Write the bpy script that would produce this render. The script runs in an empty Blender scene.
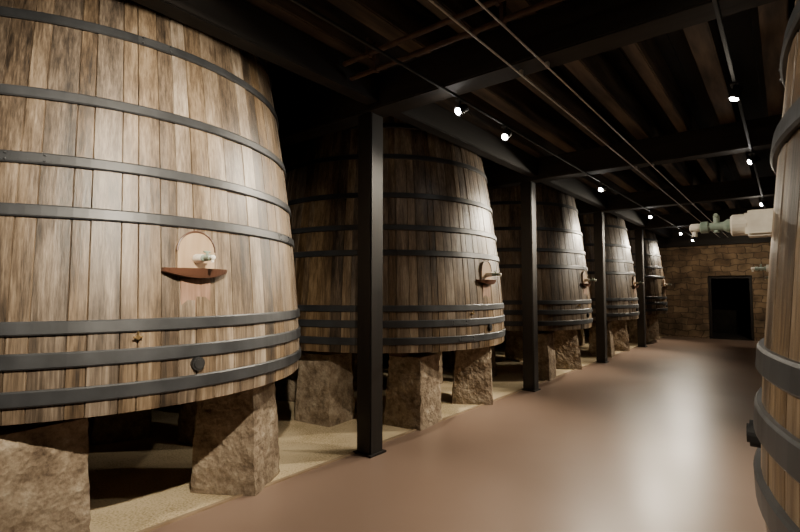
import bpy, bmesh, math, random
from mathutils import Vector, Matrix, noise
random.seed(7)
S=bpy.context.scene
COL=S.collection
pi=math.pi

# ---------------------------------------------------------------- materials
def newmat(name):
    m=bpy.data.materials.new(name); m.use_nodes=True
    nt=m.node_tree; b=nt.nodes['Principled BSDF']
    return m,nt,b
def N(nt,t,**kw):
    n=nt.nodes.new(t)
    for k,v in kw.items(): setattr(n,k,v)
    return n
def ramp(nt,stops):
    r=N(nt,'ShaderNodeValToRGB'); e=r.color_ramp.elements
    e[0].position,e[0].color=stops[0][0],(*stops[0][1],1)
    e[1].position,e[1].color=stops[-1][0],(*stops[-1][1],1)
    for p,c in stops[1:-1]:
        x=e.new(p); x.color=(*c,1)
    return r
def mapped(nt,scale,coord='Object'):
    tc=N(nt,'ShaderNodeTexCoord'); mp=N(nt,'ShaderNodeMapping')
    mp.inputs['Scale'].default_value=scale
    nt.links.new(tc.outputs[coord],mp.inputs[0]); return mp
def simple(name,c1,c2,rough=0.6,scale=(6,6,6),bump=0.1,metal=0.0,detail=6,nscale=1.0,bdist=0.01):
    m,nt,b=newmat(name); L=nt.links
    mp=mapped(nt,scale); n=N(nt,'ShaderNodeTexNoise'); n.inputs['Scale'].default_value=nscale
    n.inputs['Detail'].default_value=detail; L.new(mp.outputs[0],n.inputs['Vector'])
    r=ramp(nt,[(0.3,c1),(0.7,c2)]); L.new(n.outputs[0],r.inputs[0]); L.new(r.outputs[0],b.inputs['Base Color'])
    bp=N(nt,'ShaderNodeBump'); bp.inputs['Strength'].default_value=bump; bp.inputs['Distance'].default_value=bdist
    L.new(n.outputs[0],bp.inputs['Height']); L.new(bp.outputs[0],b.inputs['Normal'])
    b.inputs['Roughness'].default_value=rough; b.inputs['Metallic'].default_value=metal
    return m

def wood_vat():
    m,nt,b=newmat('oak_staves'); L=nt.links
    at=N(nt,'ShaderNodeAttribute',attribute_name='stave')
    tc=N(nt,'ShaderNodeTexCoord')
    off=N(nt,'ShaderNodeVectorMath',operation='SCALE'); off.inputs[0].default_value=(3,5,31); L.new(at.outputs['Fac'],off.inputs['Scale'])
    def nz(scale,det,rough,useoff=True):
        sc=N(nt,'ShaderNodeVectorMath',operation='MULTIPLY'); sc.inputs[1].default_value=scale
        L.new(tc.outputs['Object'],sc.inputs[0])
        src=sc.outputs[0]
        if useoff:
            ad=N(nt,'ShaderNodeVectorMath',operation='ADD'); L.new(sc.outputs[0],ad.inputs[0]); L.new(off.outputs[0],ad.inputs[1]); src=ad.outputs[0]
        n=N(nt,'ShaderNodeTexNoise'); n.inputs['Scale'].default_value=1; n.inputs['Detail'].default_value=det; n.inputs['Roughness'].default_value=rough
        L.new(src,n.inputs['Vector']); return n
    n=nz((75,75,1.6),8,.7)          # fine grain streaks
    n2=nz((15,15,.6),6,.6)            # wider drips
    n3=nz((3.0,3.0,1.3),7,.6,False)   # weathering over staves
    def mad(x,k,add=None):
        a=N(nt,'ShaderNodeMath',operation='MULTIPLY_ADD'); a.inputs[1].default_value=k; L.new(x,a.inputs[0])
        if add is None: a.inputs[2].default_value=0
        else: L.new(add,a.inputs[2])
        return a.outputs[0]
    v=mad(n.outputs[0],.36); v=mad(n2.outputs[0],.32,v); v=mad(n3.outputs[0],.28,v); v=mad(at.outputs['Fac'],.14,v)
    r=ramp(nt,[(.42,(.018,.011,.006)),(.49,(.070,.044,.023)),(.55,(.140,.093,.052)),(.61,(.225,.160,.098)),(.72,(.44,.345,.24))])
    L.new(v,r.inputs[0])
    hs=N(nt,'ShaderNodeHueSaturation')
    mr=N(nt,'ShaderNodeMapRange'); mr.inputs['To Min'].default_value=.72; mr.inputs['To Max'].default_value=1.08
    fr=N(nt,'ShaderNodeMath',operation='MULTIPLY'); fr.inputs[1].default_value=7.31; f2=N(nt,'ShaderNodeMath',operation='FRACT')
    L.new(at.outputs['Fac'],fr.inputs[0]); L.new(fr.outputs[0],f2.inputs[0]); L.new(f2.outputs[0],mr.inputs['Value']); L.new(mr.outputs[0],hs.inputs['Saturation'])
    L.new(r.outputs[0],hs.inputs['Color']); L.new(hs.outputs[0],b.inputs['Base Color'])
    bp=N(nt,'ShaderNodeBump'); bp.inputs['Strength'].default_value=.45; bp.inputs['Distance'].default_value=.005
    L.new(n.outputs[0],bp.inputs['Height']); L.new(bp.outputs[0],b.inputs['Normal'])
    b.inputs['Roughness'].default_value=.42
    return m
M_VAT=wood_vat()
M_HOOP=simple('painted_iron_hoop',(.017,.018,.020),(.042,.044,.048),.45,(5,5,5),.2,0.0)
def stone_mat():
    m,nt,b=newmat('sandstone'); L=nt.links
    oi=N(nt,'ShaderNodeObjectInfo')
    tc=N(nt,'ShaderNodeTexCoord'); ad=N(nt,'ShaderNodeVectorMath',operation='ADD'); sc=N(nt,'ShaderNodeVectorMath',operation='SCALE')
    sc.inputs[0].default_value=(17,31,7); L.new(oi.outputs['Random'],sc.inputs['Scale'])
    L.new(tc.outputs['Object'],ad.inputs[0]); L.new(sc.outputs[0],ad.inputs[1])
    n=N(nt,'ShaderNodeTexNoise'); n.inputs['Scale'].default_value=5; n.inputs['Detail'].default_value=15; n.inputs['Roughness'].default_value=.76; L.new(ad.outputs[0],n.inputs['Vector'])
    r=ramp(nt,[(.35,(.10,.067,.042)),(.46,(.24,.178,.118)),(.56,(.36,.285,.20)),(.68,(.56,.475,.36))]); L.new(n.outputs[0],r.inputs[0]); L.new(r.outputs[0],b.inputs['Base Color'])
    vo=N(nt,'ShaderNodeTexVoronoi'); vo.inputs['Scale'].default_value=30; L.new(ad.outputs[0],vo.inputs['Vector'])
    mx=N(nt,'ShaderNodeMath',operation='MULTIPLY_ADD'); mx.inputs[1].default_value=.3; L.new(vo.outputs[0],mx.inputs[0]); L.new(n.outputs[0],mx.inputs[2])
    bp=N(nt,'ShaderNodeBump'); bp.inputs['Strength'].default_value=.9; bp.inputs['Distance'].default_value=.03; L.new(mx.outputs[0],bp.inputs['Height']); L.new(bp.outputs[0],b.inputs['Normal'])
    b.inputs['Roughness'].default_value=.92
    return m
M_STONE=stone_mat()
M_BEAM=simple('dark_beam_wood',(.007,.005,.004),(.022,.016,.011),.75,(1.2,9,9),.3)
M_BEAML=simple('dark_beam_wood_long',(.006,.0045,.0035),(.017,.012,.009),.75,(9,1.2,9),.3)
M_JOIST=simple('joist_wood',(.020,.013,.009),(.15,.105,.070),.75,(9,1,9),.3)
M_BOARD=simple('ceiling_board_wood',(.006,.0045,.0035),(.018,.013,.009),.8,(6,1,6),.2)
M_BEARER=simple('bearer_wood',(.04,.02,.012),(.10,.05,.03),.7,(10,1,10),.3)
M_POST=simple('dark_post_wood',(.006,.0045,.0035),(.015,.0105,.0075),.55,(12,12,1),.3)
M_TAPW=simple('pale_tap_wood',(.62,.57,.48),(.82,.77,.68),.5,(20,20,20),.1)
M_PLATE=simple('plate_wood',(.34,.23,.14),(.48,.35,.23),.5,(6,20,2),.15)
M_PANEL=simple('reddish_panel_wood',(.17,.095,.06),(.33,.20,.135),.6,(6,40,3),.15)
M_TRAY=simple('tray_wood',(.05,.022,.013),(.11,.048,.028),.4,(10,3,10),.1)
M_GREEN=simple('patinated_tap_metal',(.13,.19,.15),(.28,.34,.28),.3,(20,20,20),.02)
M_BRASS=simple('brass',(.6,.42,.18),(.7,.5,.25),.3,(20,20,20),.02,1.0)
M_RUBBER=simple('black_iron',(.012,.012,.013),(.03,.03,.03),.5,(20,20,20),.05)
M_BLACK=simple('black_fixture',(.008,.008,.008),(.012,.012,.012),.6,(5,5,5),.0)
M_CABLE=simple('steel_cable',(.45,.40,.34),(.6,.55,.48),.45,(30,30,30),.0,.2)
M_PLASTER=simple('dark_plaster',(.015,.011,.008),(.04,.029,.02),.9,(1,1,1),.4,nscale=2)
M_EDGE=simple('edge_strip',(.26,.18,.11),(.38,.28,.18),.6,(5,5,5),.1)
M_DOOR=simple('dark_door_wood',(.008,.005,.004),(.022,.015,.011),.6,(8,8,1),.2)

def floor_mat():
    m,nt,b=newmat('resin_floor'); L=nt.links
    mp=mapped(nt,(1,1,1)); n=N(nt,'ShaderNodeTexNoise'); n.inputs['Scale'].default_value=.7; n.inputs['Detail'].default_value=4
    L.new(mp.outputs[0],n.inputs['Vector'])
    r=ramp(nt,[(.3,(.25,.168,.124)),(.7,(.285,.196,.148))]); L.new(n.outputs[0],r.inputs[0]); L.new(r.outputs[0],b.inputs['Base Color'])
    n2=N(nt,'ShaderNodeTexNoise'); n2.inputs['Scale'].default_value=.8; n2.inputs['Detail'].default_value=1; L.new(mp.outputs[0],n2.inputs['Vector'])
    mr=N(nt,'ShaderNodeMapRange'); mr.inputs['To Min'].default_value=.28; mr.inputs['To Max'].default_value=.38; L.new(n2.outputs[0],mr.inputs['Value']); L.new(mr.outputs[0],b.inputs['Roughness'])
    return m
M_FLOOR=floor_mat()
def gravel_mat():
    m,nt,b=newmat('sand_gravel'); L=nt.links
    mp=mapped(nt,(1,1,1)); n=N(nt,'ShaderNodeTexNoise'); n.inputs['Scale'].default_value=60; n.inputs['Detail'].default_value=5
    n2=N(nt,'ShaderNodeTexNoise'); n2.inputs['Scale'].default_value=1.5; n2.inputs['Detail'].default_value=6
    L.new(mp.outputs[0],n.inputs['Vector']); L.new(mp.outputs[0],n2.inputs['Vector'])
    mx=N(nt,'ShaderNodeMath',operation='ADD'); L.new(n.outputs[0],mx.inputs[0]); L.new(n2.outputs[0],mx.inputs[1])
    r=ramp(nt,[(.75,(.44,.33,.18)),(1.25,(.72,.58,.37))]); L.new(mx.outputs[0],r.inputs[0]); L.new(r.outputs[0],b.inputs['Base Color'])
    bp=N(nt,'ShaderNodeBump'); bp.inputs['Strength'].default_value=.5; bp.inputs['Distance'].default_value=.01; L.new(n.outputs[0],bp.inputs['Height']); L.new(bp.outputs[0],b.inputs['Normal'])
    b.inputs['Roughness'].default_value=.95
    return m
M_GRAVEL=gravel_mat()
def wall_mat():
    m,nt,b=newmat('rubble_stone_wall'); L=nt.links
    tc=N(nt,'ShaderNodeTexCoord'); sp=N(nt,'ShaderNodeSeparateXYZ'); cb=N(nt,'ShaderNodeCombineXYZ')
    L.new(tc.outputs['Object'],sp.inputs[0]); L.new(sp.outputs[0],cb.inputs[0]); L.new(sp.outputs[2],cb.inputs[1])
    br=N(nt,'ShaderNodeTexBrick'); br.inputs['Scale'].default_value=1.0
    br.inputs['Brick Width'].default_value=.42; br.inputs['Row Height'].default_value=.2; br.inputs['Mortar Size'].default_value=.014
    br.inputs['Color1'].default_value=(.30,.21,.125,1); br.inputs['Color2'].default_value=(.17,.11,.065,1); br.inputs['Mortar'].default_value=(.11,.075,.048,1)
    nz=N(nt,'ShaderNodeTexNoise'); nz.inputs['Scale'].default_value=2.5; nz.inputs['Detail'].default_value=8
    wv=N(nt,'ShaderNodeVectorMath',operation='SCALE'); wv.inputs['Scale'].default_value=.28
    L.new(tc.outputs['Object'],nz.inputs['Vector']); L.new(nz.outputs['Color'],wv.inputs[0])
    ad=N(nt,'ShaderNodeVectorMath',operation='ADD'); L.new(cb.outputs[0],ad.inputs[0]); L.new(wv.outputs[0],ad.inputs[1]); L.new(ad.outputs[0],br.inputs['Vector'])
    mx=N(nt,'ShaderNodeMixRGB',blend_type='MULTIPLY'); mx.inputs[0].default_value=.9
    r=ramp(nt,[(.33,(.35,.35,.35)),(.67,(1.3,1.27,1.22))]); L.new(nz.outputs[0],r.inputs[0])
    L.new(br.outputs[0],mx.inputs[1]); L.new(r.outputs[0],mx.inputs[2]); L.new(mx.outputs[0],b.inputs['Base Color'])
    bp=N(nt,'ShaderNodeBump'); bp.inputs['Strength'].default_value=.6; bp.inputs['Distance'].default_value=.04; L.new(nz.outputs[0],bp.inputs['Height']); L.new(bp.outputs[0],b.inputs['Normal'])
    b.inputs['Roughness'].default_value=.9
    return m
M_WALL=wall_mat()
def emis(name,col,s):
    m,nt,b=newmat(name); b.inputs['Emission Color'].default_value=(*col,1); b.inputs['Emission Strength'].default_value=s
    return m
M_LENS=emis('lamp_lens',(1,.97,.92),80)

# ---------------------------------------------------------------- mesh helpers
def obj_bm(name,bm,mat,parent=None,smooth=False,loc=None):
    me=bpy.data.meshes.new(name); bm.to_mesh(me); bm.free()
    o=bpy.data.objects.new(name,me); COL.objects.link(o)
    me.materials.append(mat)
    if smooth:
        for p in me.polygons: p.use_smooth=True
    if parent: o.parent=parent
    if loc: o.location=loc
    return o
def add_box(bm,x0,x1,y0,y1,z0,z1,bev=0.0):
    r=bmesh.ops.create_cube(bm,size=1)
    vs=r['verts']
    for v in vs:
        v.co=Vector((x0+(v.co.x+.5)*(x1-x0),y0+(v.co.y+.5)*(y1-y0),z0+(v.co.z+.5)*(z1-z0)))
    if bev>0:
        es=list({e for v in vs for e in v.link_edges})
        bmesh.ops.bevel(bm,geom=es,offset=bev,segments=2,affect='EDGES')
def box(name,x0,x1,y0,y1,z0,z1,mat,bev=0.0,parent=None):
    bm=bmesh.new(); add_box(bm,x0,x1,y0,y1,z0,z1,bev)
    return obj_bm(name,bm,mat,parent)
def lathe(bm,prof,segs=96,axis='Z',origin=(0,0,0),close=True):
    rings=[]
    O=Vector(origin)
    for r,h in prof:
        ring=[]
        for i in range(segs):
            a=2*pi*i/segs
            if axis=='Z': p=Vector((r*math.cos(a),r*math.sin(a),h))
            else: p=Vector((h,r*math.cos(a),r*math.sin(a)))
            ring.append(bm.verts.new(O+p))
        rings.append(ring)
    n=len(rings)
    for k in range(n if close else n-1):
        A=rings[k];B=rings[(k+1)%n]
        for i in range(segs):
            j=(i+1)%segs
            bm.faces.new((A[i],A[j],B[j],B[i]))
    if not close:
        bm.faces.new(rings[0][::-1]); bm.faces.new(rings[-1])
    bmesh.ops.recalc_face_normals(bm,faces=bm.faces)
def cyl_between(bm,a,b,r,segs=12):
    a=Vector(a);b=Vector(b); d=b-a
    q=d.to_track_quat('Z','Y').to_matrix().to_4x4()
    bmesh.ops.create_cone(bm,cap_ends=True,segments=segs,radius1=r,radius2=r,depth=d.length,matrix=Matrix.Translation((a+b)/2)@q)

# ---------------------------------------------------------------- vat
PROF=[(.90,1.75),(1.05,1.757),(1.2,1.752),(1.4,1.740),(1.7,1.715),(2.0,1.686),(2.3,1.652),(2.6,1.613),(2.9,1.57),(3.2,1.522),(3.5,1.47),(3.75,1.423),(3.98,1.378)]
def RZ(z):
    for (a,ra),(b,rb) in zip(PROF,PROF[1:]):
        if z<=b: return ra+(rb-ra)*(z-a)/(b-a)
    return PROF[-1][1]
HOOPS=[(1.03,.085),(1.225,.085),(1.40,.075),(2.045,.07),(2.345,.066),(2.735,.064),(3.22,.062),(3.62,.06)]
NST=80
def vat_meshes(seed):
    rnd=random.Random(seed)
    ws=[rnd.uniform(.55,1.45) for _ in range(NST)]; tot=sum(ws); acc=0; edges=[]
    for w in ws: edges.append(acc/tot*2*pi); acc+=w
    edges.append(2*pi)
    verts=[];faces=[];sv=[]
    cols=[]
    for i in range(NST):
        a0,a1=edges[i],edges[i+1]; w=a1-a0
        dr=rnd.uniform(-.003,.003)
        g=min(.004/1.7,w*.1)
        cols.append((a0,-.010)); cols.append((a0+g,dr)); cols.append((a0+w*.5,dr+.001)); cols.append((a1-g,dr))
    nc=len(cols); nl=len(PROF)
    for z,r in PROF:
        for a,d in cols: verts.append(((r+d)*math.cos(a),(r+d)*math.sin(a),z))
    vals=[rnd.random() for _ in range(NST)]
    for k in range(nl-1):
        for c in range(nc):
            c2=(c+1)%nc
            faces.append((k*nc+c,k*nc+c2,(k+1)*nc+c2,(k+1)*nc+c)); sv.append(vals[c//4])
    def ring(r,z):
        b=len(verts)
        for a,d in cols: verts.append((r*math.cos(a),r*math.sin(a),z))
        return b
    t0=(nl-1)*nc; t1=ring(1.32,3.98); t2=ring(1.33,3.90)
    b1=ring(1.67,.90); b2=ring(1.68,.905)
    def join(A,B,flip=False):
        for c in range(nc):
            c2=(c+1)%nc
            f=(A+c,A+c2,B+c2,B+c)
            faces.append(f[::-1] if flip else f); sv.append(vals[c//4])
    join(t0,t1); join(t1,t2); join(0,b1,True); join(b1,b2,True)
    faces.append(tuple(t2+c for c in range(nc))); sv.append(.3)
    faces.append(tuple(b2+c for c in range(nc))[::-1]); sv.append(.1)
    me=bpy.data.meshes.new('staves'); me.from_pydata(verts,[],faces); me.update()
    at=me.attributes.new('stave','FLOAT','FACE')
    for i,v in enumerate(sv): at.data[i].value=v
    me.materials.append(M_VAT)
    bm=bmesh.new()
    for z,h in HOOPS:
        z0,z1=z-h/2,z+h/2; r0,r1=RZ(z0),RZ(z1); t=.020
        lathe(bm,[(r0-.004,z0),(r0+t-.006,z0),(r0+t,z0+.008),(r1+t,z1-.008),(r1+t-.006,z1),(r1-.004,z1)],144)
    hm=bpy.data.meshes.new('hoops'); bm.to_mesh(hm); bm.free(); hm.materials.append(M_HOOP)
    bm=bmesh.new()
    for k,(z,h) in enumerate(HOOPS):
        for a in (rnd.uniform(-1.4,1.4),rnd.uniform(2,4)):
            r=RZ(z)+.020
            for i in range(6):
                aa=a+(i-2.5)*.022
                p=Vector((r*math.cos(aa),r*math.sin(aa),z))
                q=Vector((math.cos(aa),math.sin(aa),.1)).to_track_quat('Z','Y').to_matrix().to_4x4()
                if i in(0,5):
                    for dz in(-.018,.018):
                        bmesh.ops.create_uvsphere(bm,u_segments=8,v_segments=5,radius=.008,matrix=Matrix.Translation(p+Vector((math.cos(aa)*.004,math.sin(aa)*.004,dz))))
                bmesh.ops.create_cube(bm,size=1,matrix=Matrix.Translation(p)@q@Matrix.Diagonal((h*.92,.042,.006,1)))
    rm=bpy.data.meshes.new('hoop_joints'); bm.to_mesh(rm); bm.free(); rm.materials.append(M_HOOP)
    return me,hm,rm

def arch_plate(bm,w,h,t,x,z0):
    pts=[(-w/2,z0),(w/2,z0)]
    hs=h-w/2
    for i in range(13):
        a=pi*i/12; pts.append((w/2*math.cos(a),z0+hs+w/2*math.sin(a)))
    A=[bm.verts.new((x,y,z)) for y,z in pts]; B=[bm.verts.new((x+t,y,z)) for y,z in pts]
    bm.faces.new(A[::-1]); bm.faces.new(B)
    n=len(pts)
    for i in range(n): bm.faces.new((A[i],A[(i+1)%n],B[(i+1)%n],B[i]))
    bmesh.ops.recalc_face_normals(bm,faces=bm.faces)

def fittings(par,full=True):
    fr=RZ(1.8)
    if full:
        bm=bmesh.new(); arch_plate(bm,.25,.25,.035,fr-.012,1.735)
        obj_bm('tap_back_plate',bm,M_PLATE,par)
        bm=bmesh.new()
        prev=None
        for i in range(15):
            a=pi*i/14; p=(fr+.022,.128*math.cos(a),1.857+.128*math.sin(a))
            if prev: cyl_between(bm,prev,p,.007,8)
            prev=p
        obj_bm('tap_arch_moulding',bm,M_TRAY,par)
        bm=bmesh.new()
        n=16; top=[];bot=[]
        for i in range(n+1):
            t=i/n; y=-.215+.43*t
            s=math.sin(pi*t)
            dep=.035+.075*s**.6; zb=1.735-.012-.04*s
            top.append((y,dep)); bot.append((y,zb))
        for i in range(n):
            (y0,d0),(y1,d1)=top[i],top[i+1]; z0,z1=bot[i][1],bot[i+1][1]
            x=fr-.03
            v=[bm.verts.new(c) for c in [(x,y0,1.745),(x+.03+d0,y0,1.745),(x+.03+d1,y1,1.745),(x,y1,1.745),(x,y0,z0),(x+.03+d0*.8,y0,z0),(x+.03+d1*.8,y1,z1),(x,y1,z1)]]
            for f in [(0,1,2,3),(7,6,5,4),(1,5,6,2),(0,4,5,1),(3,2,6,7),(0,3,7,4)]:
                bm.faces.new([v[k] for k in f])
        bmesh.ops.remove_doubles(bm,verts=bm.verts,dist=.0005)
        bmesh.ops.recalc_face_normals(bm,faces=bm.faces)
        obj_bm('tap_tray',bm,M_TRAY,par)
        bm=bmesh.new()
        rp=RZ(1.58)
        add_box(bm,rp-.01,rp+.004,-.1,.1,1.46,1.68,.002)
        obj_bm('reddish_panel',bm,M_PANEL,par)
    bm=bmesh.new()
    if full:
        lathe(bm,[(.026,fr-.02),(.03,fr+.01),(.028,fr+.07),(.024,fr+.105),(.02,fr+.11)],20,'X',(0,0,1.81),close=False)
        zt=1.81
    else:
        zt=1.82
        add_box(bm,fr-.02,fr+.07,-.042,.042,zt-.042,zt+.042,.008)
        lathe(bm,[(.036,fr+.065),(.036,fr+.105),(.03,fr+.11)],20,'X',(0,0,zt),close=False)
    obj_bm('tap_socket',bm,M_TAPW,par,False)
    bm=bmesh.new()
    lathe(bm,[(.022,fr+.10),(.022,fr+.12),(.015,fr+.13),(.014,fr+.17),(.020,fr+.175),(.020,fr+.195),(.012,fr+.20)],18,'X',(0,0,zt),close=False)
    cyl_between(bm,(fr+.15,0,zt-.02),(fr+.15,0,zt+.038),.009)
    cyl_between(bm,(fr+.15,-.022,zt+.038),(fr+.15,.022,zt+.038),.006)
    obj_bm('tap_neck',bm,M_GREEN,par,False)
    bm=bmesh.new()
    lathe(bm,[(.012,fr+.195),(.015,fr+.205),(.015,fr+.225),(.008,fr+.23)],16,'X',(0,0,zt),close=False)
    cyl_between(bm,(fr+.215,0,zt-.03),(fr+.215,0,zt),.009)
    obj_bm('tap_spout',bm,M_TAPW,par,False)
    def at(a,z,off=0): r=RZ(z)+off; return Vector((r*math.cos(a),r*math.sin(a),z))
    a=-.20; bm=bmesh.new()
    cyl_between(bm,at(a,1.33,-.01),at(a,1.33,.035),.013); cyl_between(bm,at(a,1.33,.028)-Vector((0,.025,0)),at(a,1.33,.028)+Vector((0,.025,0)),.006)
    cyl_between(bm,at(a,1.33,.03),at(a,1.33,.03)+Vector((0,0,.035)),.006)
    obj_bm('sampling_cock',bm,M_BRASS,par)
    a=.0; bm=bmesh.new()
    cyl_between(bm,at(a,1.14,-.01),at(a,1.14,.03),.042,24); cyl_between(bm,at(a,1.14,.03),at(a,1.14,.038),.03,20)
    obj_bm('drain_bung',bm,M_RUBBER,par)

def vat(x,y,rot,seed,full=True):
    e=bpy.data.objects.new('wine_vat',None); COL.objects.link(e)
    e.location=(x,y,0); e.rotation_euler=(0,0,rot)
    for me,nm in zip(vat_meshes(seed),('staves','hoops','hoop_joints')):
        o=bpy.data.objects.new(nm,me); COL.objects.link(o); o.parent=e
    fittings(e,full)
    return e

def stone_pier(cx,cy,rot,seed,w=.5,d=.5,h=.825):
    rnd=random.Random(seed)
    bm=bmesh.new()
    bmesh.ops.create_cube(bm,size=1)
    bmesh.ops.subdivide_edges(bm,edges=bm.edges[:],cuts=19,use_grid_fill=True)
    ww=w*rnd.uniform(.92,1.08); dd=d*rnd.uniform(.9,1.08); lx=rnd.uniform(-.04,.04); ly=rnd.uniform(-.04,.04)
    for v in bm.verts:
        t=v.co.z+.5
        s=1.10-.16*t
        x,y=v.co.x,v.co.y
        k=1-.06*max(0,(abs(x)+abs(y)-.88))*4
        p=Vector((x*ww*s*k+lx*t,y*dd*s*k+ly*t,t*h))
        if 0.001<t<.999:
            nn=noise.noise_vector(p*5+Vector((seed*3.1,0,0)))*.012+noise.noise_vector(p*19+Vector((seed,0,0)))*.012
            p.x+=nn.x;p.y+=nn.y;p.z+=nn.z*.3
        v.co=p
    o=obj_bm('stone_pier',bm,M_STONE); o.location=(cx,cy,0); o.rotation_euler=(0,0,rot)
    return o
def pier_set(x,y,mirror,seed):
    sgn=-1 if mirror else 1
    for i,(dx,dy,r) in enumerate([(1.05,.77,.55),(1.1,-.72,.12),(.15,-1.3,.1),(-.25,1.3,.2),(-1.1,.7,-.4),(-1.1,-.7,.3)]):
        stone_pier(x+sgn*dx,y+dy,r*sgn,seed*10+i)
XL=-4.7; SP=3.88; Y0=1.6; XR=1.68; YR=1.95
for n in range(5):
    vat(XL,Y0+SP*n,0,11+n); pier_set(XL,Y0+SP*n,False,1+n)
vat(XL,Y0-SP,0,5)
pier_set(XL,Y0-SP,False,33)
for n in range(4):
    vat(XR,YR+SP*n,pi,31+n,False); pier_set(XR,YR+SP*n,True,21+n)
def bearer(x,y): box('wooden_bearer',x-.11,x+.11,y-1.05,y+1.1,.827,.899,M_BEARER,.008)
for n in range(-1,5):
    bearer(XL+1.08,Y0+SP*n); bearer(XL-1.08,Y0+SP*n)
for n in range(4):
    bearer(XR+1.08,YR+SP*n); bearer(XR-1.08,YR+SP*n)

# ---------------------------------------------------------------- room shell
YB=19.3; YF=-4.5; WL=-7.2; WR=4.2; CZ=4.12
box('floor',-3.36,.45,YF,YB,-.1,0,M_FLOOR)
box('ground_gravel_left',WL,-3.40,YF,YB,-.1,-.002,M_GRAVEL)
box('ground_gravel_right',.49,WR,YF,YB,-.1,-.002,M_GRAVEL)
box('trim_1',-3.40,-3.36,YF,YB,-.1,.012,M_EDGE,.003)
box('trim_2',.45,.49,YF,YB,-.1,.012,M_EDGE,.003)
box('wall_left',WL-.2,WL,YF,YB,-.1,4.2,M_PLASTER)
box('wall_right',WR,WR+.2,YF,YB,-.1,4.2,M_PLASTER)
box('wall_front',WL-.2,WR+.2,YF-.2,YF,-.1,4.2,M_PLASTER)
DX0,DX1,DH=-2.05,-.82,2.12
bm=bmesh.new()
add_box(bm,WL-.2,DX0,YB,YB+.45,-.1,4.2); add_box(bm,DX1,WR+.2,YB,YB+.45,-.1,4.2); add_box(bm,DX0,DX1,YB,YB+.45,DH,4.2)
obj_bm('wall_back',bm,M_WALL)
# dark passage beyond the open doorway
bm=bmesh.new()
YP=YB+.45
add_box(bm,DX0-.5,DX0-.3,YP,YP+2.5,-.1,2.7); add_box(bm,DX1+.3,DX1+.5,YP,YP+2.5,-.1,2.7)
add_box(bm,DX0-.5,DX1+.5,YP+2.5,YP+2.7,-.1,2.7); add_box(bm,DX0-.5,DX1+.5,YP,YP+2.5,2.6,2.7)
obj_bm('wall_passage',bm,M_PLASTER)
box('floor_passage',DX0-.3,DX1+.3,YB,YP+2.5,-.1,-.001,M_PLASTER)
bm=bmesh.new()
a,b_=DX0+.004,DX1-.004; T=DH-.004
add_box(bm,a,a+.08,YB+.12,YB+.3,.002,T,.006); add_box(bm,b_-.08,b_,YB+.12,YB+.3,.002,T,.006); add_box(bm,a+.08,b_-.08,YB+.12,YB+.3,T-.09,T,.006)
obj_bm('door_frame_1',bm,M_DOOR)
bm=bmesh.new(); x=WL
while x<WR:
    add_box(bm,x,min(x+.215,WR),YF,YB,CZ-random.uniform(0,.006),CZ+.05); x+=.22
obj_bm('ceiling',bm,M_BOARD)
bm=bmesh.new(); x=-3.0
while x<.35:
    w=random.uniform(.06,.10)
    add_box(bm,x-w,x+w,YF,YB,3.75,CZ-.007,.01); x+=.50
obj_bm('ceiling_joists',bm,M_JOIST)
PY=[3.6+SP*n for n in range(-1,4)]
XP=-3.27
for y in PY:
    for X in (XP,.38):
        bm=bmesh.new()
        add_box(bm,X-.095,X+.095,y-.095,y+.095,0.0,3.397,.012)
        add_box(bm,X-.12,X+.12,y-.12,y+.12,0,.02,.004)
        obj_bm('support_post',bm,M_POST)
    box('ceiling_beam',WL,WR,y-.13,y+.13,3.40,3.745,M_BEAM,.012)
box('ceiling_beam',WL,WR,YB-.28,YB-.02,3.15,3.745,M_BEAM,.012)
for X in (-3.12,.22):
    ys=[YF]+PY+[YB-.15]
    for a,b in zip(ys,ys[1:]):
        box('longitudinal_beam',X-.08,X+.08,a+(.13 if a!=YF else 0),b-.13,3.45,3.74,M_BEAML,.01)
for X,z in ((-1.62,3.36),(-1.40,3.36)):
    bm=bmesh.new(); cyl_between(bm,(X,YF+.05,z),(X,YB-.4,z),.007,8)
    for y in PY: add_box(bm,X-.012,X+.012,y-.015,y+.015,z,3.398)
    obj_bm('ceiling_cable',bm,M_CABLE)
for y,z in ((2.95,3.62),(3.04,3.52)):
    bm=bmesh.new(); cyl_between(bm,(-3.0,y,z),(.12,y,z),.022,12)
    for x in(-2.7,-1.5,-.4): add_box(bm,x-.015,x+.015,y-.026,y+.026,z-.025,3.749)
    obj_bm('ceiling_pipe',bm,M_BEARER)
XT1,XT2=-2.3,-.28
for X in (XT1,XT2):
    bm=bmesh.new(); add_box(bm,X-.012,X+.012,YF+.05,YB-.4,3.378,3.398,.003)
    obj_bm('lamp_track',bm,M_BLACK)

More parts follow.
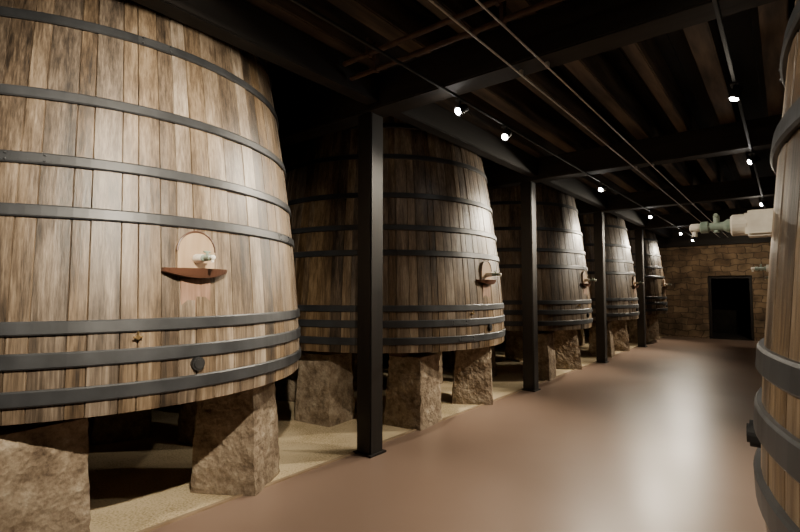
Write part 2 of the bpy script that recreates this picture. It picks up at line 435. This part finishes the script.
def spot(x,y,tgt,power,ang=95,blend=.9,col=(1,.88,.69),z=3.275,rad=.035,fill=.7):
    e=bpy.data.objects.new('spotlight',None); COL.objects.link(e); e.location=(x,y,z)
    d=(Vector(tgt)-Vector((x,y,z))).normalized()
    q=d.to_track_quat('-Z','Y')
    bm=bmesh.new(); lathe(bm,[(.02,.085),(.04,.075),(.042,.0),(.046,-.03),(.040,-.03),(.036,-.012)],24,'Z',close=False)
    o=obj_bm('lamp_housing',bm,M_BLACK,e,True); o.rotation_mode='QUATERNION'; o.rotation_quaternion=q
    bm=bmesh.new(); bmesh.ops.create_uvsphere(bm,u_segments=16,v_segments=8,radius=.034,matrix=Matrix.Translation((0,0,-.026))@Matrix.Diagonal((1,1,.5,1)))
    o=obj_bm('lamp_lens',bm,M_LENS,e,True); o.rotation_mode='QUATERNION'; o.rotation_quaternion=q
    bm=bmesh.new(); cyl_between(bm,(0,0,.02),(0,0,.095),.012); add_box(bm,-.03,.03,-.05,.05,.088,.102)
    obj_bm('lamp_bracket',bm,M_BLACK,e)
    l=bpy.data.lights.new('lamp','SPOT'); l.energy=power; l.spot_size=math.radians(ang); l.spot_blend=blend; l.color=col; l.shadow_soft_size=rad
    o=bpy.data.objects.new('lamp_beam',l); COL.objects.link(o); o.parent=e; o.location=d*.09; o.rotation_mode='QUATERNION'; o.rotation_quaternion=q
    l=bpy.data.lights.new('added_fill','POINT'); l.energy=fill; l.color=col; l.shadow_soft_size=.05  # point light added at each fixture, mainly to brighten the joists
    o=bpy.data.objects.new('added_fill',l); COL.objects.link(o); o.parent=e; o.location=d*.15
K=1.9
spot(XT1,3.76,(-3.1,1.7,2.0),140*K,85)
spot(XT1,4.70,(-2.6,2.2,1.2),130*K,90)
spot(XT2,0.6,(-3.1,1.25,2.1),680*K,66,1.0)
spot(XT1,-.35,(.1,2.0,1.3),220*K,85)
spot(XT1,8.17,(-3.1,5.9,1.9),250*K,90)
spot(XT2,4.95,(-1.5,4.6,0),165*K,100,fill=2.5)
spot(XT2,7.6,(-3.1,6.3,1.7),520*K,56,1.0)
spot(XT1,11.9,(-3.1,9.8,1.9),240*K,90)
spot(XT2,11.5,(-3.1,10.2,1.7),520*K,58,1.0,fill=2.5)
spot(XT1,15.9,(-3.1,13.7,1.9),240*K,90)
spot(XT2,15.1,(-3.1,13.9,1.7),400*K,74,1.0,fill=2)
spot(XT1,18.2,(-3.2,17.0,1.8),220*K,95)
spot(XT2,16.4,(-1.6,19.3,1.2),75*K,110,fill=2)

w=bpy.data.worlds.new('World'); S.world=w; w.use_nodes=True
w.node_tree.nodes['Background'].inputs[0].default_value=(.9,.8,.7,1); w.node_tree.nodes['Background'].inputs[1].default_value=.01

cam=bpy.data.cameras.new('camera'); co=bpy.data.objects.new('camera',cam); COL.objects.link(co)
co.location=(0,0,1.6); co.rotation_euler=(math.radians(93),0,math.radians(38.7)); cam.lens=21.6; cam.sensor_width=36; cam.clip_start=.02
S.camera=co
